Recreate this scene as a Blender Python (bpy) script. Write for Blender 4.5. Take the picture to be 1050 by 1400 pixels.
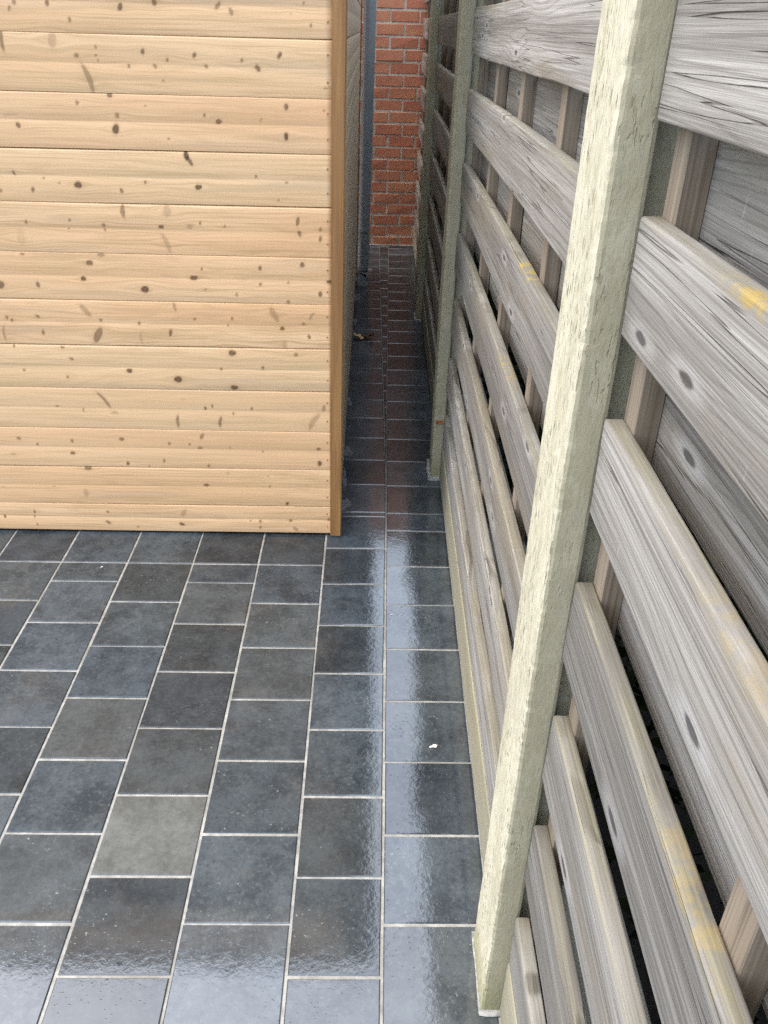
import bpy, bmesh, math, random
import numpy as np
from mathutils import Vector, Matrix
random.seed(7); RNG = np.random.default_rng(7)
scene = bpy.context.scene
for o in list(bpy.data.objects): bpy.data.objects.remove(o)
COL = scene.collection
R = math.radians

# ------------------------------------------------------------------ camera
FPX, PITCH, ROLL, YAW, CAMH = 1157.9, R(29.82), R(1.56), R(1.45), 1.5   # photo is 1050 x 1400
cy_, sy_ = math.cos(YAW), math.sin(YAW)
Fv = Vector((sy_*math.cos(PITCH), cy_*math.cos(PITCH), -math.sin(PITCH)))
R0 = Vector((cy_, -sy_, 0)); U0 = R0.cross(Fv)
Rv = math.cos(ROLL)*R0 + math.sin(ROLL)*U0
Uv = -math.sin(ROLL)*R0 + math.cos(ROLL)*U0
CAM = Vector((0, 0, CAMH))
cam = bpy.data.cameras.new('camera'); camo = bpy.data.objects.new('camera', cam); COL.objects.link(camo)
cam.sensor_fit = 'VERTICAL'; cam.sensor_height = 24.0; cam.lens = 24.0*FPX/1400.0
cam.clip_start = .02; cam.clip_end = 1000
m = Matrix((Rv, Uv, -Fv)).transposed().to_4x4(); m.translation = CAM
camo.matrix_world = m
scene.camera = camo
scene.render.resolution_x, scene.render.resolution_y = 768, 1024

# ------------------------------------------------------------------ light
SUN_EL, SUN_AZ = R(66), R(268)          # azimuth clockwise from +Y (the direction the light comes from)
world = bpy.data.worlds.new('World'); scene.world = world; world.use_nodes = True
wn = world.node_tree; wn.nodes.clear()
wo = wn.nodes.new('ShaderNodeOutputWorld'); wb = wn.nodes.new('ShaderNodeBackground'); ws = wn.nodes.new('ShaderNodeTexSky')
ws.sky_type = 'NISHITA'; ws.sun_disc = False; ws.sun_elevation = SUN_EL; ws.sun_rotation = SUN_AZ
ws.air_density = 1.0; ws.dust_density = 4.0; ws.ozone_density = 1.0
wb.inputs['Strength'].default_value = .15
wn.links.new(ws.outputs[0], wb.inputs[0]); wn.links.new(wb.outputs[0], wo.inputs[0])
sl = bpy.data.lights.new('sun', 'SUN'); so = bpy.data.objects.new('sun', sl); COL.objects.link(so)
sl.energy = 1.5; sl.angle = R(138); sl.color = (.94, .985, 1)
sd = Vector((math.sin(SUN_AZ)*math.cos(SUN_EL), math.cos(SUN_AZ)*math.cos(SUN_EL), math.sin(SUN_EL)))
so.rotation_euler = sd.to_track_quat('Z', 'Y').to_euler(); so.location = sd*20
scene.view_settings.view_transform = 'Standard'; scene.view_settings.look = 'None'
scene.view_settings.gamma = 1; scene.view_settings.use_curve_mapping = False
scene.view_settings.exposure = 1.5
scene.render.engine = 'CYCLES'; scene.cycles.use_denoising = False; scene.cycles.max_bounces = 6; scene.cycles.diffuse_bounces = 4; scene.cycles.glossy_bounces = 3

# ------------------------------------------------------------------ helpers
def ray(x, y): return Rv*((x-525)/FPX) - Uv*((y-700)/FPX) + Fv
def on_y(x, y, Y):
    d = ray(x, y); return CAM + d*(Y/d.y)
def tag(o, label=None, cat=None, group=None, kind=None):
    if label: o['label'] = label
    if cat: o['category'] = cat
    if group: o['group'] = group
    if kind: o['kind'] = kind
    return o
def link(name, me, parent=None, loc=(0,0,0), rot=(0,0,0)):
    o = bpy.data.objects.new(name, me); COL.objects.link(o); o.parent = parent
    o.location = loc; o.rotation_euler = rot
    return o
def empty(name, loc=(0,0,0), rot=(0,0,0)):
    o = link(name, None, None, loc, rot); o.empty_display_size = .1; return o
def mesh(name, v, f, mat, smooth=False):
    me = bpy.data.meshes.new(name); me.from_pydata([tuple(p) for p in v], [], f); me.materials.append(mat)
    if smooth: me.polygons.foreach_set('use_smooth', [True]*len(me.polygons))
    me.update(); return me
def from_bm(name, bm, mat, smooth=False):
    bmesh.ops.recalc_face_normals(bm, faces=bm.faces)
    me = bpy.data.meshes.new(name); bm.to_mesh(me); bm.free(); me.materials.append(mat)
    if smooth: me.polygons.foreach_set('use_smooth', [True]*len(me.polygons))
    return me
def add_box(bm, a, b):
    vs = [bm.verts.new((x, y, z)) for x in (a[0], b[0]) for y in (a[1], b[1]) for z in (a[2], b[2])]
    for q in ((0,1,3,2),(4,6,7,5),(0,4,5,1),(2,3,7,6),(0,2,6,4),(1,5,7,3)): bm.faces.new([vs[i] for i in q])
    return vs
def box_mesh(name, a, b, mat, bev=0.0, seg=1):
    bm = bmesh.new(); add_box(bm, a, b); bmesh.ops.recalc_face_normals(bm, faces=bm.faces)
    if bev: bmesh.ops.bevel(bm, geom=bm.edges[:], offset=bev, segments=seg, affect='EDGES', profile=.5)
    return from_bm(name, bm, mat)
def prism(name, poly, z0, z1, mat, bev=0.0):
    """polygon in plan, extruded, its upper rim eased"""
    bm = bmesh.new()
    n = len(poly)
    def inset(p, d):
        out = []
        for i in range(n):
            a, b, c = Vector(p[i-1]), Vector(p[i]), Vector(p[(i+1) % n])
            e1 = (b-a).normalized(); e2 = (c-b).normalized()
            n1 = Vector((-e1.y, e1.x)); n2 = Vector((-e2.y, e2.x))
            k = n1+n2; k = k/max(.3, k.dot(n1)); out.append(b+k*d)
        return out
    if sum(poly[i-1][0]*poly[i][1]-poly[i][0]*poly[i-1][1] for i in range(n)) < 0: poly = poly[::-1]
    rings = [[bm.verts.new((p[0], p[1], z0)) for p in poly]]
    if bev:
        rings.append([bm.verts.new((p[0], p[1], z1-bev)) for p in poly])
        rings.append([bm.verts.new((p.x, p.y, z1)) for p in inset(poly, bev)])
    else: rings.append([bm.verts.new((p[0], p[1], z1)) for p in poly])
    for a, b in zip(rings, rings[1:]):
        for i in range(n): bm.faces.new((a[i-1], a[i], b[i], b[i-1]))
    bm.faces.new(rings[-1]); bm.faces.new(rings[0][::-1])
    return from_bm(name, bm, mat)
def rs(h):   # value noise, cheap, smooth 1D
    i = math.floor(h); t = h-i; t = t*t*(3-2*t)
    g = lambda k: (math.sin(k*127.1+3.7)*43758.5453) % 1
    return g(i)*(1-t)+g(i+1)*t

class NT:
    def __init__(s, name):
        s.m = bpy.data.materials.new(name); s.m.use_nodes = True; s.t = s.m.node_tree; s.t.nodes.clear()
        s.out = s.t.nodes.new('ShaderNodeOutputMaterial'); s.b = s.t.nodes.new('ShaderNodeBsdfPrincipled')
        s.t.links.new(s.b.outputs[0], s.out.inputs[0])
    def put(s, sock, v):
        if v is None: return
        if isinstance(v, bpy.types.NodeSocket): s.t.links.new(v, sock)
        else:
            if isinstance(v, (tuple, list)) and len(v) == 3 and sock.type == 'RGBA': v = (*v, 1)
            sock.default_value = v
    def math(s, op, a, b=None, c=None, clamp=False):
        n = s.t.nodes.new('ShaderNodeMath'); n.operation = op; n.use_clamp = clamp
        s.put(n.inputs[0], a); s.put(n.inputs[1], b); s.put(n.inputs[2], c); return n.outputs[0]
    def vmath(s, op, a, b=None):
        n = s.t.nodes.new('ShaderNodeVectorMath'); n.operation = op
        s.put(n.inputs[0], a); s.put(n.inputs[1], b)
        return n.outputs[0]
    def xyz(s, v):
        n = s.t.nodes.new('ShaderNodeSeparateXYZ'); s.put(n.inputs[0], v); return n.outputs
    def comb(s, x, y, z):
        n = s.t.nodes.new('ShaderNodeCombineXYZ'); s.put(n.inputs[0], x); s.put(n.inputs[1], y); s.put(n.inputs[2], z); return n.outputs[0]
    def noise(s, v, scale, detail=3, rough=.5, dist=0):
        n = s.t.nodes.new('ShaderNodeTexNoise'); s.put(n.inputs['Vector'], v); n.inputs['Scale'].default_value = scale
        n.inputs['Detail'].default_value = detail; n.inputs['Roughness'].default_value = rough; n.inputs['Distortion'].default_value = dist
        return n.outputs[0]
    def voro(s, v, scale, feature='F1', out=0, rnd=1):
        n = s.t.nodes.new('ShaderNodeTexVoronoi'); n.feature = feature; s.put(n.inputs['Vector'], v); n.inputs['Scale'].default_value = scale
        n.inputs['Randomness'].default_value = rnd
        return n.outputs[out]
    def ramp(s, v, lo, hi, a=0., b=1.):
        n = s.t.nodes.new('ShaderNodeMapRange'); n.interpolation_type = 'SMOOTHSTEP'
        s.put(n.inputs[0], v); s.put(n.inputs[1], lo); s.put(n.inputs[2], hi); s.put(n.inputs[3], a); s.put(n.inputs[4], b); return n.outputs[0]
    def mix(s, f, a, b, mode='MIX'):
        n = s.t.nodes.new('ShaderNodeMix'); n.data_type = 'RGBA'; n.blend_type = mode
        s.put(n.inputs[0], f); s.put(n.inputs[6], a); s.put(n.inputs[7], b); return n.outputs[2]
    def coord(s, k='Object'):
        n = s.t.nodes.new('ShaderNodeTexCoord'); return n.outputs[k]
    def pos(s):
        return s.t.nodes.new('ShaderNodeNewGeometry').outputs['Position']
    def rnd(s): return s.t.nodes.new('ShaderNodeObjectInfo').outputs['Random']
    def attr(s, name, out='Fac'):
        n = s.t.nodes.new('ShaderNodeAttribute'); n.attribute_name = name; return n.outputs[out]
    def bump(s, h, strength=.3, dist=.002, normal=None):
        n = s.t.nodes.new('ShaderNodeBump'); n.inputs['Strength'].default_value = strength; n.inputs['Distance'].default_value = dist
        s.put(n.inputs['Height'], h); s.put(n.inputs['Normal'], normal); return n.outputs[0]
    def set(s, gain=1., **k):
        if gain != 1.: k['Base_Color'] = s.mix(1, k['Base_Color'], (gain, gain, gain), 'MULTIPLY')
        for a, v in k.items(): s.put(s.b.inputs[a.replace('_', ' ')], v)
        return s.m

# ------------------------------------------------------------------ materials
def mat_tile():
    n = NT('wet_slate'); p = n.pos(); r = n.rnd()
    off = n.comb(n.math('MULTIPLY', r, 31.), n.math('MULTIPLY', r, 17.), n.math('MULTIPLY', r, 53.))
    q = n.vmath('ADD', p, off)
    cloud = n.noise(q, 9, 6, .66); fine = n.noise(q, 110, 4, .65); mott = n.noise(q, 34, 5, .68, .6)
    base = n.mix(n.ramp(cloud, .34, .66), (.011, .0165, .0215), (.036, .045, .051))
    base = n.mix(n.ramp(mott, .46, .68, 0, .55), base, (.050, .056, .058))
    base = n.mix(n.ramp(fine, .52, .72, 0, .5), base, (.075, .08, .078))
    base = n.mix(n.ramp(fine, .46, .30, 0, .6), base, (.008, .010, .012))
    tone = n.ramp(n.math('FRACT', n.math('MULTIPLY', r, 7.13)), 0, 1, .66, 1.34)
    hue = n.math('FRACT', n.math('MULTIPLY', r, 23.7))
    base = n.mix(1, base, n.comb(tone, tone, tone), 'MULTIPLY')
    base = n.mix(1, base, n.mix(hue, (.95, 1.01, 1.02), (.89, .99, 1.09)), 'MULTIPLY')
    lt = n.attr('pale', 'Fac'); n.t.nodes[-1].attribute_type = 'OBJECT'
    base = n.mix(lt, base, n.mix(n.ramp(n.math('ADD', n.math('MULTIPLY', cloud, .7), n.math('MULTIPLY', fine, .3)), .35, .65), (.10, .105, .092), (.185, .19, .168)))
    # pale scuffs and mineral flecks
    fl = n.math('MULTIPLY', n.ramp(n.noise(q, 120, 3, .6), .63, .73), n.ramp(n.noise(q, 6, 2), .5, .68))
    base = n.mix(n.math('MULTIPLY', fl, .75), base, (.24, .25, .24))
    ln = n.noise(n.vmath('MULTIPLY', q, (3.2, 14, 1)), 4, 2, .5, .8)
    line = n.math('MULTIPLY', n.ramp(n.math('ABSOLUTE', n.math('SUBTRACT', ln, .5)), 0, .006, 1, 0), n.ramp(n.noise(q, 3, 1), .58, .68))
    base = n.mix(n.math('MULTIPLY', line, .22), base, (.25, .26, .26))
    riv = n.math('ADD', n.math('MULTIPLY', n.noise(q, 12, 3, .5), .8), n.math('MULTIPLY', n.noise(q, 85, 4, .62, .4), .42))
    drop = n.math('MULTIPLY', n.ramp(n.voro(q, 95), .06, .2, 1, 0), n.ramp(n.noise(q, 8, 2), .45, .6))
    hc = n.bump(n.math('ADD', riv, n.math('MULTIPLY', drop, .4)), .125, .0030)
    wet = n.noise(p, 2.2, 3, .5)
    px, py = n.xyz(p)[:2]; jit = n.math('MULTIPLY', n.math('SUBTRACT', n.noise(p, 16, 4, .6), .5), .16)
    film = n.math('MAXIMUM', n.ramp(n.math('ADD', px, jit), -.10, .01), n.ramp(n.math('ADD', py, jit), 1.12, .98))
    film = n.math('MAXIMUM', film, n.ramp(n.noise(p, 5, 4, .6), .5, .75, .30, .75)); film = n.math('MULTIPLY', film, n.ramp(n.math('ADD', py, jit), 2.45, 3.0, 1, .5))
    return n.set(gain=1.12, Base_Color=base, Roughness=n.ramp(fine, .2, .8, .5, .75), Normal=hc, Specular_IOR_Level=.2,
                 Coat_Weight=film, Coat_Roughness=n.ramp(film, .3, 1., .16, .02), Coat_IOR=1.95, Coat_Normal=hc)
def mat_grout():
    n = NT('pale_grout'); p = n.pos()
    c = n.mix(n.ramp(n.noise(p, 40, 4, .6), .3, .75), (.25, .25, .23), (.45, .45, .41))
    c = n.mix(n.ramp(n.noise(p, 4, 3, .6), .42, .7, 0, .75), c, (.20, .19, .16)); c = n.mix(n.ramp(n.noise(p, 25, 4, .7), .55, .75, 0, .5), c, (.13, .13, .10))
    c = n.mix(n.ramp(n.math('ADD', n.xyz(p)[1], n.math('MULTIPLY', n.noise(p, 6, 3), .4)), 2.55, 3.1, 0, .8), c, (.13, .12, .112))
    return n.set(gain=.88, Base_Color=c, Roughness=.75, Normal=n.bump(n.noise(p, 300, 3), .4, .001), Coat_Weight=.35, Coat_Roughness=.25)
def mat_shed(name='spruce_cladding', weather_lift=0.):
    n = NT(name); g = n.attr('grain', 'Vector'); x, w, i = n.xyz(g)[:3]; r = n.rnd()
    q = n.comb(n.math('ADD', x, n.math('MULTIPLY', r, 13.)), w, n.math('MULTIPLY', i, 3.7))
    cath = n.noise(n.vmath('MULTIPLY', q, (.75, 15, 1)), 1.0, 2, .45)
    rings = n.math('ADD', n.math('MULTIPLY', n.math('SINE', n.math('MULTIPLY', cath, 120.)), .5), .5)
    fine = n.noise(n.vmath('MULTIPLY', q, (2.6, 190, 1)), 1.0, 4, .68)
    mid = n.noise(n.vmath('MULTIPLY', q, (1.5, 40, 1)), 1.0, 3, .55)
    tone = n.noise(n.vmath('MULTIPLY', q, (.9, 9, 1)), 1.0, 2, .5)
    c = n.mix(n.ramp(tone, .3, .7), (.80, .535, .305), (.74, .45, .235))
    c = n.mix(n.math('MULTIPLY', n.ramp(rings, .6, 1.), .24), c, (.47, .29, .13))
    c = n.mix(n.math('MULTIPLY', n.ramp(mid, .48, .70), .5), c, (.47, .30, .145))
    c = n.mix(n.math('MULTIPLY', n.ramp(fine, .46, .66), .62), c, (.45, .28, .13))
    c = n.mix(n.ramp(r, 0, 1, 0, .3), c, (.66, .52, .30)); c = n.mix(n.ramp(n.math('FRACT', n.math('MULTIPLY', r, 9.1)), .5, 1, 0, .3), c, (.74, .44, .24))
    gr = n.ramp(n.noise(n.vmath('MULTIPLY', q, (1.4, 16, 1)), 1.0, 3, .6), .52, .75, 0, .33)
    c = n.mix(gr, c, (.40, .33, .24))
    if weather_lift: c = n.mix(weather_lift, c, n.mix(mid, (.66, .57, .40), (.78, .69, .52)))  # greyed side boards, their colour also lightened to offset the passage's shade
    k = n.attr('knot'); h = n.attr('halo')
    c = n.mix(n.math('MULTIPLY', h, .55), c, (.46, .26, .10))
    kd = n.attr('rim'); kn = n.mix(n.ramp(kd, .45, .95), n.mix(n.noise(n.vmath('MULTIPLY', q, (260, 260, 1)), 1, 2), (.19, .10, .042), (.10, .055, .026)), (.065, .036, .02))
    c = n.mix(k, c, kn)
    hgt = n.math('ADD', n.math('MULTIPLY', fine, .5), n.math('MULTIPLY', k, -.5))
    return n.set(gain=.99, Base_Color=c, Roughness=.55, Normal=n.bump(hgt, .3, .0012), Specular_IOR_Level=.35)
def mat_trim():
    n = NT('stained_corner_post'); p = n.coord()
    f = n.noise(n.vmath('MULTIPLY', p, (260, 260, 5)), 1, 3, .6); b = n.noise(n.vmath('MULTIPLY', p, (30, 30, 2.2)), 1, 3, .5)
    c = n.mix(n.ramp(b, .3, .7), (.33, .18, .062), (.24, .118, .040)); c = n.mix(n.ramp(f, .4, .7, 0, .55), c, (.17, .08, .03))
    kn = n.ramp(n.voro(n.vmath('MULTIPLY', p, (14, 14, 2.1)), 1), .06, .13, 1, 0); c = n.mix(n.math('MULTIPLY', kn, .7), c, (.09, .05, .025))
    return n.set(gain=1.05, Base_Color=c, Roughness=.5, Normal=n.bump(f, .3, .001))
def mat_fence(name='weathered_boards', green=0.):
    n = NT(name); o = n.coord(); r = n.rnd()
    x, y, z = n.xyz(o)[:3]
    q = n.vmath('ADD', o, n.comb(n.math('MULTIPLY', r, 3.1), n.math('MULTIPLY', r, 57.), n.math('MULTIPLY', r, 23.)))
    # knots bend the year rings round themselves
    qy, qz = n.xyz(q)[1:3]
    kd = n.voro(n.comb(n.math('MULTIPLY', qy, 2.3), n.math('ADD', n.math('MULTIPLY', qz, 8.5), n.math('MULTIPLY', n.noise(q, 60, 3), .03)), 0), 1); [x for x in n.t.nodes if x.type == 'TEX_VORONOI'][-1].voronoi_dimensions = '2D'
    kpull = n.ramp(kd, 0, .45, .085, 0)
    body = n.noise(n.vmath('MULTIPLY', q, (5, .8, 8.5)), 1, 2, .4, .3)
    rings = n.math('SINE', n.math('ADD', n.math('MULTIPLY', n.math('ADD', n.math('MULTIPLY', body, .22), kpull), 110.), n.math('MULTIPLY', z, 560.)))
    rings = n.math('ADD', n.math('MULTIPLY', rings, .5), .5)
    fine = n.noise(n.vmath('MULTIPLY', q, (90, 3.2, 330)), 1, 4, .65)
    fib = n.noise(n.vmath('MULTIPLY', q, (60, 1.5, 110)), 1, 3, .6)
    blot = n.noise(n.vmath('MULTIPLY', q, (2, 1.0, 26)), 1, 4, .6)
    c = n.mix(n.ramp(blot, .3, .7), (.185, .177, .158), (.365, .356, .328))
    c = n.mix(n.ramp(fib, .42, .74, 0, .58), c, (.155, .14, .122))
    c = n.mix(n.ramp(rings, .72, 1., 0, .42), c, (.125, .11, .10))
    c = n.mix(n.ramp(fine, .52, .72, 0, .48), c, (.47, .465, .44))
    c = n.mix(n.ramp(fine, .44, .30, 0, .4), c, (.12, .106, .09))
    cn = n.noise(n.vmath('MULTIPLY', q, (6, 1.1, 62)), 1, 2, .5)
    crack = n.math('MULTIPLY', n.ramp(n.math('ABSOLUTE', n.math('SUBTRACT', cn, .5)), .004, .016, 1, 0), n.ramp(n.noise(n.vmath('MULTIPLY', q, (3, 2, 20)), 1, 2), .42, .56))
    c = n.mix(n.math('MULTIPLY', crack, .6), c, (.07, .06, .05))
    tint = n.ramp(n.math('FRACT', n.math('MULTIPLY', r, 5.7)), 0, 1, .72, 1.22)
    c = n.mix(1, c, n.comb(tint, tint, tint), 'MULTIPLY')
    brown = n.ramp(n.noise(n.vmath('MULTIPLY', q, (2, 1.3, 11)), 1, 3), .50, .68, 0, .6)
    c = n.mix(brown, c, (.24, .205, .15))
    # silvery run marks
    st = n.math('MULTIPLY', n.ramp(n.noise(n.vmath('MULTIPLY', q, (1, 75, 20)), 1, 2, .6), .66, .76), n.ramp(n.noise(n.vmath('MULTIPLY', q, (1, 3, 5)), 1, 2), .42, .6))
    c = n.mix(n.math('MULTIPLY', st, .18), c, (.66, .67, .66))
    kd2 = n.ramp(kd, .030, .052, 1, 0)
    c = n.mix(n.math('MULTIPLY', kd2, .85), c, (.06, .058, .06))
    halo = n.math('MULTIPLY', n.ramp(kd, .06, .15, 1, 0), n.ramp(kd, .03, .06, 0, 1)); c = n.mix(n.math('MULTIPLY', halo, .32), c, (.52, .52, .51))
    # algae and lichen along the upper edge
    top = n.ramp(n.math('ADD', z, n.math('MULTIPLY', n.noise(n.vmath('MULTIPLY', q, (1, 9, 1)), 1, 3), .02)), .058, .070)
    alg = n.mix(n.ramp(n.noise(n.vmath('MULTIPLY', q, (260, 3, 260)), 1, 3, .6), .35, .65), (.16, .146, .092), (.285, .268, .19))
    c = n.mix(n.math('MULTIPLY', n.math('MULTIPLY', top, n.ramp(n.noise(n.vmath('MULTIPLY', q, (160, 4, 160)), 1, 3, .65), .36, .62, .1, 1.)), .8), c, alg)
    lc = n.attr('lichen'); n.t.nodes[-1].attribute_type = 'OBJECT'
    ld = n.math('ABSOLUTE', n.math('SUBTRACT', y, lc))
    li = n.math('MULTIPLY', n.math('MULTIPLY', n.ramp(ld, .03, .11, 1, 0), n.ramp(n.noise(q, 45, 4, .65), .40, .6)),
                n.ramp(n.math('ADD', z, n.math('MULTIPLY', n.noise(q, 25, 2), .012)), .053, .060))
    la = n.attr('lichen_amount'); n.t.nodes[-1].attribute_type = 'OBJECT'
    c = n.mix(n.math('MULTIPLY', li, la), c, (.42, .29, .05))
    if green: c = n.mix(green, c, n.mix(n.noise(n.vmath('MULTIPLY', q, (9, 1.5, 14)), 1, 3), (.27, .25, .14), (.47, .44, .29)))
    hgt = n.math('ADD', n.math('MULTIPLY', fine, .6), n.math('ADD', n.math('MULTIPLY', fib, .7), n.math('MULTIPLY', crack, -1.2)))
    return n.set(gain=.86, Base_Color=c, Roughness=n.ramp(fib, .3, .8, .5, .75), Specular_IOR_Level=.4, Normal=n.bump(hgt, .7, .0028))
def mat_batten():
    n = NT('battens'); o = n.coord(); r = n.rnd(); q = n.vmath('ADD', o, n.comb(0, n.math('MULTIPLY', r, 9.), n.math('MULTIPLY', r, 40.)))
    f = n.noise(n.vmath('MULTIPLY', q, (260, 260, 4)), 1, 3, .6); b = n.noise(n.vmath('MULTIPLY', q, (20, 20, 2)), 1, 3)
    c = n.mix(n.ramp(b, .3, .7), (.225, .178, .125), (.33, .272, .205)); c = n.mix(n.ramp(f, .4, .7, 0, .7), c, (.125, .095, .067))
    return n.set(gain=.8, Base_Color=c, Roughness=.7, Normal=n.bump(f, .4, .0012))
def mat_post():
    n = NT('algae_post'); o = n.coord(); r = n.rnd(); q = n.vmath('ADD', o, n.comb(0, n.math('MULTIPLY', r, 9.), n.math('MULTIPLY', r, 40.)))
    big = n.noise(n.vmath('MULTIPLY', q, (14, 14, 5)), 1, 5, .65); f = n.noise(n.vmath('MULTIPLY', q, (210, 210, 60)), 1, 5, .7)
    mo = n.noise(n.vmath('MULTIPLY', q, (75, 75, 30)), 1, 4, .65)
    c = n.mix(n.ramp(big, .3, .7), (.375, .352, .245), (.52, .495, .375)); c = n.mix(n.ramp(mo, .42, .64, 0, .5), c, (.585, .565, .45))
    c = n.mix(n.ramp(f, .5, .34, 0, .55), c, (.26, .245, .16))
    pit = n.math('MULTIPLY', n.ramp(n.noise(n.vmath('MULTIPLY', q, (230, 230, 48)), 1, 2, .5), .60, .66), n.ramp(n.noise(n.vmath('MULTIPLY', q, (16, 16, 7)), 1, 2), .40, .58))
    c = n.mix(n.math('MULTIPLY', pit, .8), c, (.10, .09, .05))
    li = n.math('MULTIPLY', n.ramp(n.noise(q, 26, 3, .6), .69, .74), n.ramp(n.noise(q, 3, 1), .5, .6)); c = n.mix(li, c, (.55, .42, .05))
    nn = n.xyz(n.coord('Normal'))[1]; front_shade = n.math('MULTIPLY', n.ramp(n.math('MULTIPLY', nn, -1.), .35, .8), n.ramp(n.noise(n.vmath('MULTIPLY', q, (30, 30, 14)), 1, 4, .6), .25, .6, .6, .95))
    c = n.mix(front_shade, c, n.mix(f, (.265, .24, .155), (.385, .36, .255)))  # shade painted on the front face: darker, greener colour chosen by normal
    z = n.xyz(o)[2]; foot = n.ramp(n.math('ADD', z, n.math('MULTIPLY', n.noise(q, 14, 3), .10)), .06, .16, .6, 0); c = n.mix(foot, c, (.20, .205, .085))
    h = n.math('ADD', n.math('ADD', f, n.math('MULTIPLY', pit, -1.)), n.math('MULTIPLY', big, .4))
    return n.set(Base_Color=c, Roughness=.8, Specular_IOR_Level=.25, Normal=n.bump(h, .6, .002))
def mat_brick():
    n = NT('red_brick'); o = n.pos(); r = n.rnd(); q = n.vmath('ADD', o, n.comb(n.math('MULTIPLY', r, 9.), 0, n.math('MULTIPLY', r, 40.)))
    a = n.noise(q, 22, 4, .6); f = n.noise(q, 190, 3, .6)
    t = n.math('FRACT', n.math('MULTIPLY', r, 11.3))
    c = n.mix(t, (.50, .19, .115), (.60, .275, .155)); c = n.mix(n.ramp(a, .35, .75, 0, .6), c, (.50, .18, .11)); c = n.mix(n.ramp(f, .55, .8, 0, .4), c, (.60, .29, .19))
    c = n.mix(n.ramp(n.noise(q, 9, 3), .6, .75, 0, .4), c, (.36, .13, .085))
    return n.set(Base_Color=c, Roughness=.85, Specular_IOR_Level=.2, Normal=n.bump(n.math('ADD', a, f), .5, .003))
def mat_simple(name, c1, c2, scale=30, rough=.7, bump=.3, dist=.002, metal=0, spec=.4):
    n = NT(name); q = n.coord(); a = n.noise(q, scale, 4, .6)
    return n.set(Base_Color=n.mix(n.ramp(a, .3, .7), c1, c2), Roughness=rough, Metallic=metal, Specular_IOR_Level=spec, Normal=n.bump(n.noise(q, scale*4, 3), bump, dist))
M = dict(tile=mat_tile(), grout=mat_grout(), shed=mat_shed(), shedside=mat_shed('spruce_side', .6), trim=mat_trim(),
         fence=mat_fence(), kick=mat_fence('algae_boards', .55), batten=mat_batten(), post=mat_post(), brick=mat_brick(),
         mortar=mat_simple('lime_mortar', (.46, .43, .35), (.60, .57, .49), 40, .9),
         pipe=mat_simple('grey_plastic', (.25, .285, .29), (.29, .32, .325), 6, .35, .05),
         roof=mat_simple('roof_felt', (.05, .05, .05), (.09, .09, .09), 60, .9),
         white_mortar=mat_simple('white_mortar', (.14, .14, .13), (.36, .36, .34), 60, .8),
         patch=mat_simple('pale_film', (.06, .07, .078), (.15, .165, .175), 50, .35, .1),
         rust=mat_simple('rust', (.24, .075, .025), (.38, .14, .05), 90, .8),
         tan_leaf=mat_simple('tan_leaf', (.56, .34, .16), (.70, .48, .26), 60, .7),
         brown_leaf=mat_simple('brown_leaf', (.075, .03, .016), (.15, .06, .03), 60, .6),
         chip=mat_simple('white_chip', (.55, .53, .46), (.75, .74, .68), 90, .6),
         soil=mat_simple('dark_soil', (.007, .006, .004), (.018, .015, .011), 8, .95, .6, .01),
         leaf=mat_simple('hedge_leaf', (.006, .010, .004), (.014, .022, .008), 5, .9, spec=.05),
         stem=mat_simple('hedge_stem', (.05, .035, .022), (.09, .07, .05), 20, .9))

# ------------------------------------------------------------------ ground and paving
gm = mesh('ground', [(-300,-300,-.05),(300,-300,-.05),(300,300,-.05),(-300,300,-.05)], [(0,1,2,3)], M['soil'])
tag(link('ground', gm), kind='structure')
FS = .016                                        # the fence runs a little askew to the paving
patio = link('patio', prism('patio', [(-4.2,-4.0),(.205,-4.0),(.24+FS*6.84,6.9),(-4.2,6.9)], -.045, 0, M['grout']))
tag(patio, kind='structure')
W, XA, Y0, J, TZ = .2078, -.1314, 2.2645, .0058, .0026
full = prism('tile', [(-W/2+J/2,-W/2+J/2),(W/2-J/2,-W/2+J/2),(W/2-J/2,W/2-J/2),(-W/2+J/2,W/2-J/2)], -.02, TZ, M['tile'], .0022)
def seam(Y): return .0255+.0183*Y                # joint that runs with the fence
far_bm = bmesh.new()
def tile(x0, x1, y0, y1, near=True, pale=0., poly=None):
    """one slab between joint centre lines"""
    if poly is None and abs((x1-x0)-W) < 1e-4 and abs((y1-y0)-W) < 1e-4: me = full; loc = ((x0+x1)/2, (y0+y1)/2, 0)
    else:
        if poly is None: poly = [(x0+J/2,y0+J/2),(x1-J/2,y0+J/2),(x1-J/2,y1-J/2),(x0+J/2,y1-J/2)]
        cx = sum(p[0] for p in poly)/len(poly); cyy = sum(p[1] for p in poly)/len(poly)
        me = prism('tile', [(p[0]-cx, p[1]-cyy) for p in poly], -.02, TZ, M['tile'], .0022); loc = (cx, cyy, 0)
    if near:
        o = link('tile', me, patio, (loc[0]+random.gauss(0,.0004), loc[1]+random.gauss(0,.0005), loc[2]+random.gauss(0,.0003)),
                 (random.gauss(0,.0016), random.gauss(0,.0016), random.gauss(0,.0022)))
        o['pale'] = pale
    else:
        t = bmesh.new(); t.from_mesh(me); bmesh.ops.translate(t, verts=t.verts, vec=loc)
        tmp = bpy.data.meshes.new('t'); t.to_mesh(tmp); t.free(); far_bm.from_mesh(tmp); bpy.data.meshes.remove(tmp)
pale_at = {(1,4.5):.48, (2,3):.18, (0,1):.08}
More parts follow.
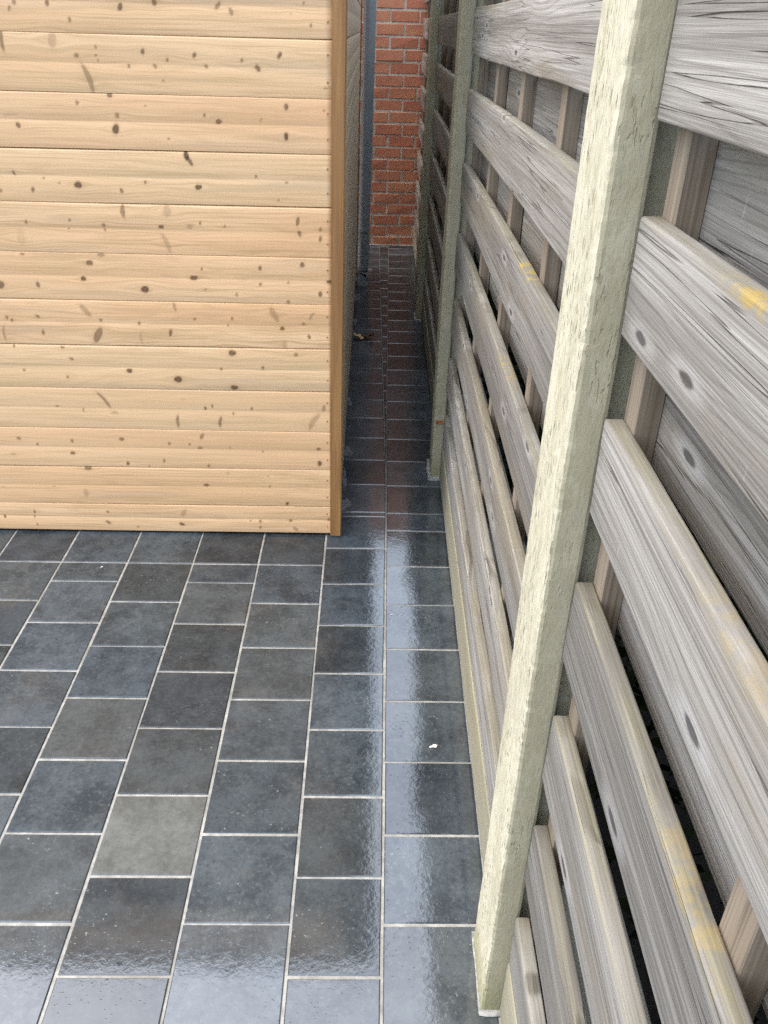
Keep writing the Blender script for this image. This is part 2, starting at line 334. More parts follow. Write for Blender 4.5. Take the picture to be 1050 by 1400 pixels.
for c in range(0, 18):
    x1 = XA-c*W; x0 = x1-W
    vis = c < 7
    tile(x0, x1, Y0, Y0+W, c < 6)
    odd = c % 2
    if odd: tile(x0, x1, Y0-.5*W, Y0, vis)
    for k in range(0, 26):
        n_ = k+(.5 if odd else 0)
        y1 = Y0-n_*W; y0 = y1-W
        tile(x0, x1, y0, y1, vis and y0 > .35 and x0 > -1.35, pale_at.get((c, n_), random.random()**3*.16))
# the column beside the seam is cut to it, it carries on into the passage
def left_of_seam(x0, y0, y1, near=True):
    xr0 = min(XA+W, seam(y0)); xr1 = min(XA+W, seam(y1))
    tile(0,0,0,0, near, random.random()**3*.1, [(x0+J/2,y0+J/2),(xr0-J/2,y0+J/2),(xr1-J/2,y1-J/2),(x0+J/2,y1-J/2)])
for k in range(-1, 22):
    y1 = Y0-(k+.5)*W; left_of_seam(XA, y1-W, y1, y1 > .4)
ly = [Y0+.5*W, 2.577, 2.607]+[2.607+.2085*k for k in range(1, 22)]
for a, b in zip(ly, ly[1:]):
    b = min(b, 6.835)
    if b-a > .01: left_of_seam(XA, a, b)
# tapering infill between the two directions
ty = [2.80, 2.962]+[2.962+.2010*k for k in range(1, 20)]
for a, b in zip(ty, ty[1:]):
    b = min(b, 6.835); xl = XA+W
    if b-a < .01 or seam(b)-xl < .006: continue
    w0, w1 = seam(a)-xl, seam(b)-xl; h = min(J/2, w0*.3, w1*.3)
    tile(0,0,0,0, True, 0, [(xl+h,a+J/2),(xl+max(w0-h, h+.0015),a+J/2),(xl+w1-h,b-J/2),(xl+h,b-J/2)])
ry = [Y0-W*k for k in range(24, -1, -1)]+[2.483, 2.602]+[2.602+.2065*k for k in range(1, 22)]
for a, b in zip(ry, ry[1:]):
    b = min(b, 6.835)
    if b-a > .01:
        tile(0,0,0,0, a > .35, random.random()**3*.1, [(seam(a)+J/2,a+J/2),(seam(a)+W-J/2,a+J/2),(seam(b)+W-J/2,b-J/2),(seam(b)+J/2,b-J/2)])
fo = link('tile_field', from_bm('tile_field', far_bm, M['tile']), patio); fo['kind'] = 'stuff'
def blob(cx, cy, rx, ry, z, seed, n=22, cut=None):
    rr = random.Random(seed); ph = [rr.random()*6.3 for _ in range(5)]
    pts = []
    for i in range(n):
        t = 2*math.pi*i/n; k = 1+.22*math.sin(2*t+ph[0])+.16*math.sin(3*t+ph[1])+.12*math.sin(5*t+ph[2])+.08*math.sin(8*t+ph[3])
        x, y = cx+rx*k*math.cos(t), cy+ry*k*math.sin(t)
        if cut is not None: x = max(x, cut)
        pts.append((x, y))
    return pts
for k, (cx, cy, rx, ry) in enumerate([(-.082,3.10,.022,.055),(-.080,2.665,.022,.05),(-.05,5.78,.045,.15),(-.02,5.98,.05,.10),(-.075,5.35,.02,.09),(-.08,4.85,.012,.06),(-.08,3.62,.010,.05),(-.081,2.86,.008,.07)]):
    link('pale_patch', prism('pale_patch', blob(cx, cy, rx, ry, 0, k+3), .002, TZ+.0005, M['patch']), patio)  # thin bluish-grey patches on the tiles along the shed and by the pipe

# ------------------------------------------------------------------ shed
SY, LEAN = 2.448, .0115                          # front plane, slight rack of the frame to the right
BH, BT = .1355, 1.4689
X_L = -3.0; X_R = -.117; SH = 2.37; SB = 5.95
shed = empty('garden_shed', ((X_L+X_R)/2, SY, 0))
tag(shed, 'wooden garden shed clad in knotty pale horizontal boards, standing on the slate tiles', 'shed')
def inv(o):     # parts keep world coordinates (every part's own origin is the shed's or the world's)
    if o.parent is not shed: return o
    o.matrix_parent_inverse = Matrix.Translation(-Vector(shed.location)); return o
# knots read off the photograph: (x, y, length, width, angle, strength) in photo pixels
K = []
def z1(*a):
    for (x, y, *r) in a: K.append((x/2.1, y/2.1, *(list(r)+[5,4,90,.8][len(r):])))
def z2(*a):
    for (x, y, *r) in a: K.append((x/2.1, 360+y/2.1, *(list(r)+[5,4,90,.8][len(r):])))
z1((27,22,6,4,60),(40,5,6,5),(135,7,7,5),(345,18,9,6,70,.9),(443,5,8,6),(625,15,11,5,50,.6),(663,32,9,5,110,.6),(200,55,6,4),(893,73,5,3),(872,8,4,3),(836,40,3,3,0,.5),
   (4,115,26,5,88,.8),(150,115,20,11,80,.28),(220,160,6,6),(275,136,5,3),(275,160,3,3),(282,173,3,3),(410,148,7,5,80),(558,158,7,5,60),(480,171,4,4),(695,172,4,4),(803,158,9,5,60),(740,195,9,6,130),(592,190,6,4,130),(445,190,6,4,130),(370,190,5,4),(257,226,38,7,-73,.62),(932,252,3,3),(470,232,3,3),
   (315,272,9,7,90),(337,333,6,6),(333,372,13,9,75,.95),(222,296,5,5),(53,360,8,6,110),(588,333,5,4),(628,351,9,6,10,.8),(822,308,8,6,90),(822,393,10,6,90,1),(485,400,3,3),(418,305,3,3,0,.5),(930,318,3,3),(30,330,20,3,5,.3),(750,345,6,3,40,.4),
   (535,447,14,7,-80,1),(546,464,12,5,-62,.85),(225,530,11,9,0,.95),(570,537,10,7,10,.95),(40,495,7,4,-60,.7),(95,543,7,5,80),(125,510,3,3),(170,525,3,3),(350,547,7,5,110,.7),(418,523,5,4),(735,507,5,3,-60),(823,525,4,4),(800,576,3,3),(3,547,5,4),
   (352,605,19,6,90,.75),(480,605,17,11,85,.25),(480,697,30,7,-70,.35),(75,637,6,4),(200,630,4,4),(198,655,3,3),(298,645,6,5,-60),(302,658,5,3,-60),(463,650,8,5,0,.9),(545,650,10,6,0,.35),(575,640,6,3,90),(645,648,4,3),(855,635,13,5,80,.7),(860,670,9,5,-70,.75),(920,685,9,4,85,.75),(920,658,6,4,90),(945,690,5,4,90,.6),(62,680,26,12,90,.12),
   (258,755,10,8,0,.8),(290,733,12,6,0,.5),(65,730,7,4,0,.7),(580,773,5,3),(747,770,7,5),(868,760,8,7,90,.8))
z2((240,45,8,7,0,.95),(417,75,12,10,0,.95),(557,42,12,7,5,.85),(110,62,9,6,100,.75),(2,62,12,12,90,.8),(748,60,6,4,60),(680,90,6,4,90,.6),(920,88,8,6,90,.8),(945,53,8,6,0,.85),(590,75,3,3),(828,110,6,5),(828,55,4,3),
   (245,135,24,8,-52,.45),(282,206,27,11,62,.65),(290,163,6,4,0,.8),(12,200,24,4,88,.5),(125,198,9,4,90,.7),(502,126,14,5,-80,.5),(490,200,12,5,80,.8),(400,173,6,4),(560,160,5,4,60),(655,180,4,3),(667,160,6,4,80),(787,148,26,9,-62,.45),(811,188,7,6,0,.9),(895,152,14,4,55,.5),(888,212,8,4,-80,.8),(818,234,12,8,90,.25),(872,175,5,4),(108,152,8,4,-30,.7),(20,155,6,4),(35,163,6,4),(405,215,20,5,88,.25),
   (667,257,12,9,0,.9),(372,307,9,7,0,.95),(512,332,13,10,0,.95),(673,356,12,8,0,.95),(850,262,6,6,0,.8),(205,272,8,4,-20,.7),(195,325,5,4),(70,305,5,4),(635,303,6,4),(755,300,7,5,90,.6),(40,236,6,3),(180,240,7,3,-20),
   (300,390,34,5,-55,.75),(510,452,22,5,88,.75),(632,454,19,5,80,.8),(590,415,7,4),(610,410,7,3,-80),(330,428,13,4,0,.45),(165,410,8,3,0,.6),(240,420,6,3),(723,416,6,4),(900,452,34,9,58,.4),(930,415,11,6,80,.5),(670,430,6,3),(525,390,8,3,0,.3),
   (208,510,6,5),(350,505,9,6,0,.7),(580,497,12,6,60,.6),(210,545,8,6,0,.85),(368,575,7,5,90,.85),(600,582,6,4),(472,567,6,4),(918,574,10,7,90,.9),(915,533,7,5,0,.75),(55,503,7,5,-20,.7),(108,520,6,4),(575,530,8,5,0,.6),(487,518,6,4),(755,540,4,3),(40,548,8,3,0,.4),(660,530,4,3),(545,520,4,3),
   (253,587,12,8,0,.75),(593,637,10,5,0,.9),(248,658,16,8,90,.28),(825,690,7,5,70,.9),(770,612,5,3,0,.4),(775,642,6,3,60,.6),(430,585,4,3),(155,640,5,3,0,.5),(655,604,7,3,0,.3),(10,640,4,3,0,.4),
   (310,712,6,4,-70,.7),(312,742,10,5,-40,.7),(523,747,10,6,-20,.85),(528,715,16,8,60,.3),(100,712,7,3),(100,726,6,3),(15,725,7,4),(108,748,5,3),(397,755,7,4,0,.4),(748,740,6,5),(748,757,6,4),(835,738,6,5,0,.9),(850,762,12,6,-50,.45),(945,735,6,6),(720,738,4,3))
KN = []
for (x, y, l, w, a, s) in K:
    P = on_y(x, y, SY); sc = .00243*.37
    KN.append((P.x, P.z, l*sc, w*sc, math.radians(a), s))
for k in range(150):                              # boards beyond the frame carry on the same way
    xx, zz = random.uniform(X_L, X_R), random.uniform(0, SH)
    if xx > -1.26 and zz < 1.57: continue
    r_ = random.choice((.004,.005,.006,.010,.013)); KN.append((xx, zz, r_*random.uniform(1,2.2), r_, random.uniform(0,3), random.uniform(.4,.95)))
KN = np.array(KN)
def profile(t):      # t 0..1 across a board from its lower edge: two soft swellings and a lap at the joint
    lob = np.where(t < .5, t/.5, (t-.5)/.5)
    d = .0019*np.power(np.clip(1-(2*lob-1)**2, 0, 1), .8)
    d = d-.0028*np.clip(1-(1-t)/.030, 0, 1)
    return d
def shed_board(z0, z1_, i, front=True, length=None, name='board', ycut=None):
    nz = 34 if front else 10
    tt = np.unique(np.concatenate([np.linspace(0, 1, nz), [.006,.015,.03,.966,.974,.982,.991,.49,.51]]))
    if front: xs = np.concatenate([np.arange(X_L, -1.3, .03), np.arange(-1.3, X_R-.0005, .0031), [X_R]])
    else: xs = np.linspace(0, length, 40)
    zz = z0+(z1_-z0)*tt
    X, Z = np.meshgrid(xs, zz, indexing='ij'); T = np.broadcast_to(tt, X.shape)
    D = profile(T)
    rim = np.zeros_like(X); warp = np.zeros_like(X); kn = np.zeros_like(X); halo = np.zeros_like(X)
    if front:
        for (kx, kz, l, w, a, s) in KN:
            if kz < z0-.03 or kz > z1_+.03: continue
            sel = np.where((xs > kx-.12) & (xs < kx+.12))[0]
            if len(sel) == 0: continue
            dx = X[sel]-kx; dz = Z[sel]-kz; rr = max(w, .003)
            warp[sel] += rr*1.3*np.tanh(dz/rr)*np.exp(-(dx/(rr*5+.008))**2-(dz/(rr*4))**2)
            if kz < z0 or kz > z1_: continue
            u = dx*math.cos(a)+dz*math.sin(a); v = -dx*math.sin(a)+dz*math.cos(a)
            v = v+(.12*u*u/max(l, 1e-4) if l > 3*w else 0)
            d = np.sqrt((u/l)**2+(v/w)**2)
            jag = .05*np.sin(3*np.arctan2(v, u)+kx*90)
            kn[sel] = np.maximum(kn[sel], s*np.clip((1.2+jag-d)/.35, 0, 1)*(.82 if l > 2.6*w else 1.)*(.78 if max(l, w) < .0055 else 1.))
            rim[sel] = np.where(d < 1.5, d, rim[sel])
            halo[sel] = np.maximum(halo[sel], .6*s*np.clip(1-(d-1)/1.2, 0, 1)**1.5)
    bow = .0012*np.sin(X*2.1+i*1.7)
    nX, nZ = X.shape
    if front: co = np.stack([X+np.where(X > X_R-1e-5, LEAN*Z, 0), SY-D, Z+bow], -1)
    else: co = np.stack([D, X, Z], -1)
    idx = np.arange(nX*nZ).reshape(nX, nZ)
    a, b, c, d_ = idx[:-1,:-1], idx[1:,:-1], idx[1:,1:], idx[:-1,1:]
    faces = np.stack([a, b, c, d_], -1).reshape(-1, 4)
    if front is False: pass
    verts = co.reshape(-1, 3)
    # back skin so that the board has thickness
    nb = len(verts); back = verts.copy()
    if front: back[:,1] = SY+.014
    else: back[:,0] = -.018
    ring = np.concatenate([idx[:,0], idx[-1,1:], idx[::-1,-1][1:], idx[0,::-1][1:-1]])
    bv = back[ring]; bi = np.arange(nb, nb+len(ring))
    sides = [(int(ring[k]), int(bi[k]), int(bi[(k+1) % len(ring)]), int(ring[(k+1) % len(ring)])) for k in range(len(ring))]
    allv = np.concatenate([verts, bv])
    me = bpy.data.meshes.new(name)
    me.from_pydata(allv.tolist(), [], faces.tolist()+sides)
    me.materials.append(M['shed'] if front else M['shedside'])
    sm = np.zeros(len(me.polygons), bool); sm[:len(faces)] = True; me.polygons.foreach_set('use_smooth', sm)
    pad = lambda A: np.concatenate([A.reshape(-1), np.zeros(len(ring))]).astype(np.float32)
    g = np.stack([pad(X), pad(Z-warp), np.full(nb+len(ring), i, np.float32)], -1).astype(np.float32)
    at = me.attributes.new('grain', 'FLOAT_VECTOR', 'POINT'); at.data.foreach_set('vector', g.reshape(-1))
    at = me.attributes.new('knot', 'FLOAT', 'POINT'); at.data.foreach_set('value', pad(kn))
    at = me.attributes.new('halo', 'FLOAT', 'POINT'); at.data.foreach_set('value', pad(halo))
    at = me.attributes.new('rim', 'FLOAT', 'POINT'); at.data.foreach_set('value', pad(rim))
    me.update(); return me
wall_core = inv(link('wall', box_mesh('wall', (X_L+.02, SY+.03, .02), (X_R-.01, SB-.02, SH-.02), M['batten']), shed))
levels = [.012]+[BT-BH*i for i in range(10, -1, -1)]+[BT+BH*i for i in range(1, 7)]
levels = [z for z in levels if z < SH-.03]+[SH]
for i, (a, b) in enumerate(zip(levels, levels[1:])):
    inv(link('front_board', shed_board(a, b-.0006, i), wall_core))
SX = -.0905
for i, (a, b) in enumerate(zip(levels, levels[1:])):
    inv(link('side_board', shed_board(a, b-.0006, i+40, False, SB-SY-.02), wall_core, (SX+LEAN*(a+b)/2, SY+.012, 0)))
# corner post: proud of both faces, leaning with the frame
tb = bmesh.new(); vs = add_box(tb, (-.118, SY-.010, -.0), (-.0815, SY+.030, SH)); bmesh.ops.recalc_face_normals(tb, faces=tb.faces)
bmesh.ops.bevel(tb, geom=tb.edges[:], offset=.003, segments=2, affect='EDGES')
bmesh.ops.subdivide_edges(tb, edges=[e for e in tb.edges if abs(e.verts[0].co.z-e.verts[1].co.z) > 1], cuts=24)
for v in tb.verts: v.co.x += LEAN*v.co.z+.0006*math.sin(v.co.z*9); v.co.z += .004
inv(link('corner_post', from_bm('corner_post', tb, M['trim']), shed))
tb = bmesh.new(); add_box(tb, (-.118, SB-.025, .004), (-.082, SB+.012, SH))
for v in tb.verts: v.co.x += LEAN*v.co.z
inv(link('corner_post', from_bm('corner_post', tb, M['trim']), shed))
rf = inv(link('roof', box_mesh('roof', (X_L-.2, SY-.012, SH+.001), (.010, SB+.2, SH+.05), M['roof'], .004), shed))
gt = inv(link('gutter', box_mesh('gutter', (.011, SY-.012, SH-.03), (.068, SB+.2, SH+.045), M['pipe'], .012, 3), rf))
# nails beside the corner
nm = bmesh.new(); bmesh.ops.create_uvsphere(nm, u_segments=8, v_segments=5, radius=.0022); nm = from_bm('nail', nm, M['rust'])
for a, b in zip(levels, levels[1:]):
    for f in (.28, .74):
        z = a+(b-a)*f
        inv(link('nail', nm, wall_core, (X_R-.012+LEAN*z, SY-.0036, z)))

# ------------------------------------------------------------------ brick wall
WY, CH, BL, ZB = 6.84, .0805, .205, -.005
bw = empty('brick_wall', (-.6, WY, 0)); tag(bw, 'red brick wall with pale mortar closing the end of the passage', 'wall')
bi = Matrix.Translation(-Vector(bw.location))
mo = link('mortar_bed', box_mesh('mortar_bed', (-3.2, WY+.004, -.045), (1.6, WY+.11, 2.72), M['mortar']), bw); mo.matrix_parent_inverse = bi
variants = []
for k in range(5):
    rr = random.Random(k)
    b = bmesh.new(); add_box(b, (-BL/2+.006, -.0, -CH/2+.0064), (BL/2-.006, .05, CH/2-.0064)); bmesh.ops.recalc_face_normals(b, faces=b.faces)
    bmesh.ops.bevel(b, geom=[e for e in b.edges if e.calc_length() > .04 and all(v.co.y < .01 for v in e.verts)], offset=.0028, segments=1, affect='EDGES')
    for v in b.verts:
        if v.co.y < .02: v.co += Vector((rr.gauss(0,.0016), rr.gauss(0,.0010), rr.gauss(0,.0014)))
    variants.append(from_bm('brick', b, M['brick']))
rest = bmesh.new()
for c in range(0, 34):
    zc = ZB+CH*(c+.5)
    x = .022+(BL/2 if c % 2 else 0)-BL*15
    while x < 1.5:
        xc = x+BL/2; x += BL
        if xc < -3.1: continue
        me = variants[random.randrange(5)]; loc = (xc+random.gauss(0,.0015), WY+random.gauss(0,.0012), zc+random.gauss(0,.0010))
        if -.32 < xc < .58 and c < 23:
            o = link('brick', me, bw, loc, (0, random.gauss(0,.004), 0)); o.matrix_parent_inverse = bi
        else:
            t = bmesh.new(); t.from_mesh(me); bmesh.ops.translate(t, verts=t.verts, vec=loc); tmp = bpy.data.meshes.new('t'); t.to_mesh(tmp); t.free(); rest.from_mesh(tmp); bpy.data.meshes.remove(tmp)
o = link('brick_field', from_bm('brick_field', rest, M['brick']), bw); o.matrix_parent_inverse = bi; o['kind'] = 'stuff'
o = link('coping', box_mesh('coping', (-3.25, WY-.03, 2.721), (1.65, WY+.14, 2.77), M['mortar'], .006), bw); o.matrix_parent_inverse = bi
bp = [(-.3, WY-.012)]+[(-.3+.9*i/30, WY-.012-.007*rs(i*.9)) for i in range(1, 30)]+[(.6, WY-.012), (.6, WY+.006), (-.3, WY+.006)]
o = link('base_fillet', prism('base_fillet', bp, 0, .010, M['white_mortar'], .003), bw); o.matrix_parent_inverse = bi

# ------------------------------------------------------------------ fence
FLEAN = .0085
def fpos(Y, u=0): return (.2+u+FS*Y, Y, 0)
FROT = (0, FLEAN, -math.atan(FS))
PH = 1.86
def post_mesh(seed, dx=.042, dy=.136):
    rr = random.Random(seed); bm = bmesh.new(); nz = 260
    # plan outline with eased corners, counted round
    e = .006
    out = []
    for (sx, sy, ax, ay) in ((0,0,0,e),(0,0,e,0)): pass
    def lerp(a, b, n): return [(a[0]+(b[0]-a[0])*i/n, a[1]+(b[1]-a[1])*i/n) for i in range(n)]
    cs = [(0,e),(e*.3,e*.3),(e,0),(dx-e,0),(dx-e*.3,e*.3),(dx,e),(dx,dy-e),(dx-e*.3,dy-e*.3),(dx-e,dy),(e,dy),(e*.3,dy-e*.3),(0,dy-e)]
    for i in range(len(cs)):
        a, b = cs[i], cs[(i+1) % len(cs)]; L = math.dist(a, b); out += lerp(a, b, max(1, int(L/.012)))
    n = len(out); rings = []
    for k in range(nz+1):
        z = PH*k/nz; ring = []
        chip = .0028*max(0, rs(z*55+seed*9)-.45)+.0012*rs(z*140+seed)
        for (x, y) in out:
            px, py = x, y
            d0 = math.hypot(x, y)                 # the ragged front corner
            if d0 < .012: f = 1-d0/.012; px += chip*f; py += chip*f*.6
            d1 = math.hypot(x, y-dy)
            if d1 < .012: px += chip*.5*(1-d1/.012)
            w = .0012*(rs(z*5+seed)-.5)*2
            ring.append(bm.verts.new((px+w, py+w*.7, z)))
        rings.append(ring)
    for a, b in zip(rings, rings[1:]):
        for i in range(n): bm.faces.new((a[i-1], a[i], b[i], b[i-1]))
    bm.faces.new(rings[-1])
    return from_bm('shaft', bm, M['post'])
def slab(name, pts, h, mat): return prism(name, pts, 0.0, h, mat, .002)
plabel = ['pale green algae-covered fence post, third along from the brick wall', 'pale green algae-covered fence post with a small rusty hook, second from the brick wall',
          'dull green shaded fence post, first along from the brick wall']
for k, Y in enumerate((.853, 2.865, 4.868)):
    p = empty('fence_post', fpos(Y), FROT); tag(p, plabel[k], 'post', 'posts along the slatted fence')
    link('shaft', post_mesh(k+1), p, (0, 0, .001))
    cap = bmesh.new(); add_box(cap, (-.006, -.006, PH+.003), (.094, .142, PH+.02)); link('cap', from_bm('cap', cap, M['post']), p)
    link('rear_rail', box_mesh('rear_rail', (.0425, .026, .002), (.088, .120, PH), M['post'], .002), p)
    rr = random.Random(k); fw = (.0025, .012, .010)[k]
    pts = [(-fw*.8, .150)]+[(-fw*(.55+.6*rs(i*1.3+k*5)), .150-.158*i/10) for i in range(1, 10)]+[(-fw*.9, -.009), (.012, -.011), (.030, -.010), (.046, -.008), (.046, .150)]
    link('mortar_foot', slab('mortar_foot', pts, (.003, .014, .012)[k], M['white_mortar']), p, (0, 0, .004))
    if k == 1:
        Pz = on_y(600, 578, Y); lx = Pz.x-p.location.x-FLEAN*Pz.z
        hb = bmesh.new(); add_box(hb, (-.010, -.004, -.004), (.012, -.0002, .009)); add_box(hb, (.010, -.007, -.001), (.040, -.001, .006)); add_box(hb, (-.013, -.012, .001), (-.007, -.002, .007))
        link('rusty_hook', from_bm('rusty_hook', hb, M['rust']), p, (lx, 0, Pz.z))
# panels
BLEN, BHH, BTK = 1.84, .118, .022
def board_mesh(name, L, H, mat, seed, r=.0034, nl=46):
    rr = random.Random(seed); bm = bmesh.new()
    prof = []
    for (cx, cz, a0) in ((-BTK/2+r, -H/2+r, 180), (BTK/2-r, -H/2+r, 270), (BTK/2-r, H/2-r, 0), (-BTK/2+r, H/2-r, 90)):
        for j in range(4):
            a = math.radians(a0+30*j); prof.append((cx+r*math.cos(a), cz+r*math.sin(a)))
    full_p = []
    for i in range(len(prof)):
        a, b = prof[i], prof[(i+1) % len(prof)]; d = math.dist(a, b); nn = 4 if d > .05 else 1
        full_p += [(a[0]+(b[0]-a[0])*t/nn, a[1]+(b[1]-a[1])*t/nn) for t in range(nn)]
    n = len(full_p); rings = []
    ys = [0, .002, .005]+[.005+(L-.01)*i/nl for i in range(1, nl)]+[L-.005, L-.002, L]
    for y in ys:
        e = min(y, L-y); sc = 0.006*max(0, 1-e/.005)**2
        wz = .0016*(rs(y*3+seed*11)-.5)*2+.0007*(rs(y*23+seed)-.5); wx = .0012*(rs(y*2.3+seed*7)-.5)*2
        ring = []
        for (px, pz) in full_p:
            ring.append(bm.verts.new((px*(1-sc/(BTK/2)*.8)+wx, y, pz*(1-sc/(H/2))+wz+.0005*rs(y*60+pz*300+seed)*(1 if pz > H/2-.004 else 0))))
        rings.append(ring)
    for a, b in zip(rings, rings[1:]):
        for i in range(n): bm.faces.new((a[i-1], a[i], b[i], b[i-1]))
    bm.faces.new(rings[0]); bm.faces.new(rings[-1])
    me = from_bm(name, bm, mat, True)
    return me
fb = [board_mesh('front_board', BLEN, BHH, M['fence'], s) for s in range(5)]
bb = [board_mesh('back_board', BLEN, BHH, M['fence'], s+9) for s in range(3)]
kb = board_mesh('bottom_board', BLEN, .138, M['kick'], 31)
bat = box_mesh('batten', (0, -.02, .02), (.026, .02, 1.755), M['batten'], .0012)
bot = [1.434, 1.228, 1.020, .806, .592, .378, .166]
fronts = [1.642]+bot
LICHEN = {(0, 2): (.53, .7), (1, 3): (1.47, .7), (1, 4): (1.58, .35), (0, 4): (.42, .3), (0, 3): (.45, .2)}
panels = [(-.994, 'slatted fence panel of silvery weathered boards beyond the third post from the brick wall', .825),
          (1.000, 'slatted fence panel of grey weathered boards between second and third posts from the brick wall', 2.765),
          (3.012, 'shaded slatted fence panel between the first and second posts from the brick wall', 4.775),
          (5.012, 'shaded slatted fence panel between the brick wall and the first post', 6.775)]
for k, (ya, lab, yb) in enumerate(panels):
    L = BLEN if k < 3 else 1.815
    p = empty('garden_fence', fpos(ya), FROT); tag(p, lab, 'fence', 'slatted fence panels along the passage')
    s = L/BLEN
    for j, z in enumerate(fronts):
        o = link('front_board', fb[random.randrange(5)], p, (.033+BTK/2+random.gauss(0,.0008), 0, z+BHH/2+random.gauss(0,.0008)), (random.gauss(0,.0008), random.gauss(0,.008), 0)); o.scale = (1, s, 1)
        lc = LICHEN.get((k, j), (-9., 0.)); o['lichen'] = lc[0]-ya; o['lichen_amount'] = lc[1]
    o = link('bottom_board', kb, p, (.031+BTK/2, 0, .024+.069)); o.scale = (1, s, 1)
    for j, z in enumerate(fronts):
        zz = z+.079
        o = link('back_board', bb[random.randrange(3)], p, (.033+BTK+.026+BTK/2+.001, 0, zz+BHH/2+random.gauss(0,.001)), (0, 0, 0)); o.scale = (1, s, 1)
    y = yb-ya
    while y > 0:
        link('batten', bat, p, (.033+BTK+.0006, y, 0)); y -= .449

# ------------------------------------------------------------------ downpipe
dp = empty('downpipe', (-.0425, 6.005, 0), (0, .0165, 0)); tag(dp, 'dark grey plastic rainwater downpipe at the far corner of the shed', 'pipe')
def lathe(name, prof, mat, n=28, smooth=True):
    bm = bmesh.new(); rings = []
    for (r_, z) in prof: rings.append([bm.verts.new((r_*math.cos(2*math.pi*i/n), r_*math.sin(2*math.pi*i/n), z)) for i in range(n)])
    for a, b in zip(rings, rings[1:]):
        for i in range(n): bm.faces.new((a[i-1], a[i], b[i], b[i-1]))
    bm.faces.new(rings[0]); bm.faces.new(rings[-1])
    me = from_bm(name, bm, mat, smooth); return me
link('tube', lathe('tube', [(.020,.004),(.030,.010),(.036,.024),(.0385,.05),(.0385,.4),(.0385,1.2),(.0385,2.33),(.036,2.335)], M['pipe']), dp)
cr = link('clip_ring', lathe('clip_ring', [(.039,.274),(.0425,.275),(.0425,.299),(.039,.300)], M['pipe'], smooth=False), dp)
link('clip_arm', box_mesh('clip_arm', (-.062, -.007, .281), (-.040, .007, .293), M['pipe'], .001), cr)
link('clip_ring', lathe('clip_ring', [(.039,1.874),(.0425,1.875),(.0425,1.899),(.039,1.900)], M['pipe'], smooth=False), dp)
link('socket', lathe('socket', [(.039,2.20),(.043,2.201),(.043,2.27),(.039,2.271)], M['pipe']), dp)

# ------------------------------------------------------------------ small things on the tiles
def leaf_mesh(name, L, Wd, curl, mat, seed):
    rr = random.Random(seed); bm = bmesh.new(); nx, ny = 14, 6; g = []
    for i in range(nx+1):
        t = i/nx; w = Wd*math.sin(math.pi*min(1, t*1.02+.01))**.7*(1+.28*math.sin(t*19+seed)); row = []
        for j in range(-ny, ny+1):
            s_ = j/ny
            row.append(bm.verts.new((L*(t-.5), w*s_, .004+curl*(s_*s_)*(1-.4*t)+.010*math.sin(t*3.1+seed)+.004*math.sin(t*11+s_*5+seed))))
        g.append(row)
    for i in range(nx):
        for j in range(2*ny): bm.faces.new((g[i][j], g[i+1][j], g[i+1][j+1], g[i][j+1]))
    lo = min(v.co.z for v in bm.verts)
    for v in bm.verts: v.co.z -= lo
    bmesh.ops.recalc_face_normals(bm, faces=bm.faces)
    bmesh.ops.solidify(bm, geom=bm.faces[:], thickness=.0007)
    return from_bm(name, bm, mat, True)
tag(link('dry_leaf', leaf_mesh('dry_leaf', .062, .030, .012, M['tan_leaf'], 2), None, (-.050, 4.515, TZ+.001), (0, 0, R(8))), 'curled tan dry leaf lying on the passage tiles', 'leaf', 'fallen leaves')
tag(link('dry_leaf', leaf_mesh('dry_leaf', .052, .028, .010, M['brown_leaf'], 5), None, (.006, 4.530, TZ+.001), (0, 0, R(-14))), 'dark brown dry leaf lying beside the tan leaf', 'leaf', 'fallen leaves')
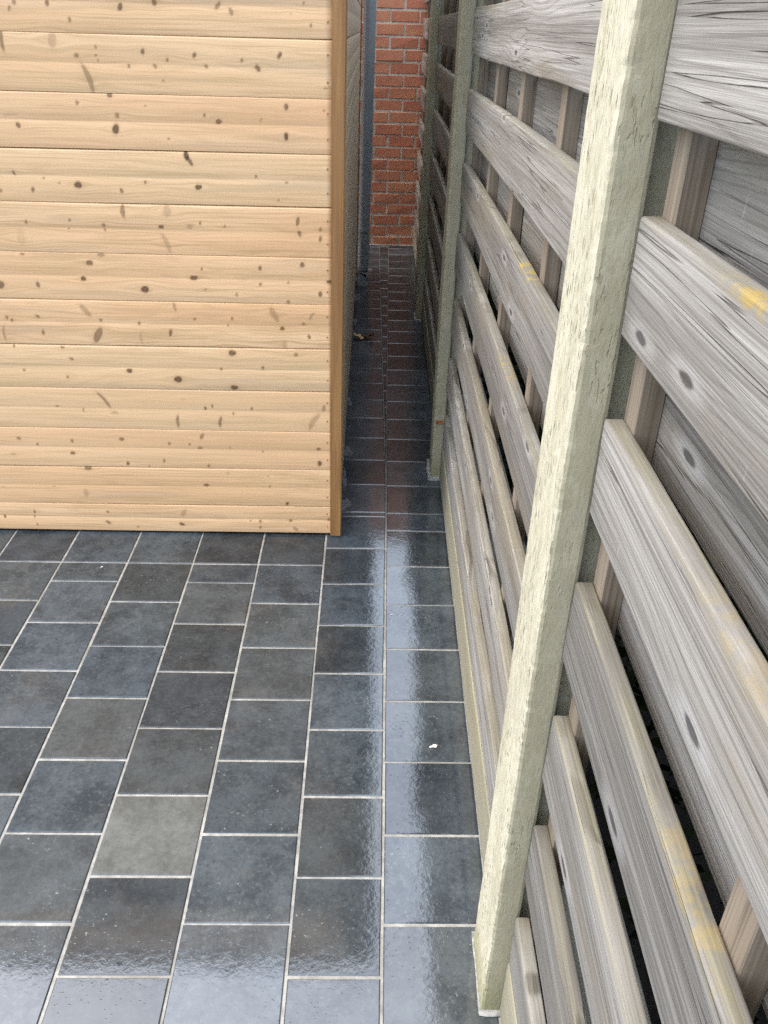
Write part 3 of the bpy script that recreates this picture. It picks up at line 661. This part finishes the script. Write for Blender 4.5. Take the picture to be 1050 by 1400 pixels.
def chip_mesh(sz, seed):
    rr = random.Random(seed); bm = bmesh.new(); bmesh.ops.create_icosphere(bm, subdivisions=2, radius=1)
    for v in bm.verts: v.co = Vector((v.co.x*sz*1.9, v.co.y*sz*(.7+.5*math.sin(v.co.x*5)), max(-.6, v.co.z)*sz*.28))*(1+rr.gauss(0,.22))
    lo = min(v.co.z for v in bm.verts)
    for v in bm.verts: v.co.z -= lo
    return from_bm('stone_chip', bm, M['chip'])
tag(link('stone_chip', chip_mesh(.0055, 4), None, (.171, 1.482, TZ+.001), (0, 0, R(25))), 'small white stone chip on a wet tile beside the fence', 'stone')
tag(link('stone_chip', chip_mesh(.003, 9), None, (-.827, 2.235, TZ+.001), (0, 0, R(70))), 'tiny white speck of stone on the tiles in front of the shed', 'stone')

# ------------------------------------------------------------------ hedge added behind the fence to block light and darken its gaps
hd = empty('hedge', (.95, 2.6, -.05)); tag(hd, 'dark evergreen hedge added close behind the slatted fence to darken its gaps', 'hedge')
N = 34000
c = np.stack([RNG.uniform(-.50, .45, N), RNG.uniform(-4.2, 4.1, N), RNG.uniform(.03, 1.62, N)], -1)
a = RNG.normal(size=(N, 3)); a /= np.linalg.norm(a, axis=1)[:, None]
b = np.cross(a, RNG.normal(size=(N, 3))); b /= np.linalg.norm(b, axis=1)[:, None]
sz = RNG.uniform(.018, .034, N)[:, None]
V = np.stack([c-a*sz, c+b*sz*.5, c+a*sz, c-b*sz*.5], 1).reshape(-1, 3)
link('foliage', mesh('foliage', V.tolist(), np.arange(4*N).reshape(-1, 4).tolist(), M['leaf']), hd)
sb = bmesh.new()
for k in range(22):
    y = -4+8*k/21+random.uniform(-.1,.1); x = random.uniform(-.15,.2)
    for (x2, y2, z2_) in ((random.uniform(-.3,.3), random.uniform(-.25,.25), 1.5), (random.uniform(-.3,.3), random.uniform(-.25,.25), 1.3)):
        for (r0, r1) in ((.016, .005),):
            q0 = [sb.verts.new((x+r0*math.cos(t*1.57), y+r0*math.sin(t*1.57), 0)) for t in range(4)]
            q1 = [sb.verts.new((x+x2+r1*math.cos(t*1.57), y+y2+r1*math.sin(t*1.57), z2_)) for t in range(4)]
            for i in range(4): sb.faces.new((q0[i-1], q0[i], q1[i], q1[i-1]))
link('stem', from_bm('stem', sb, M['stem']), hd)
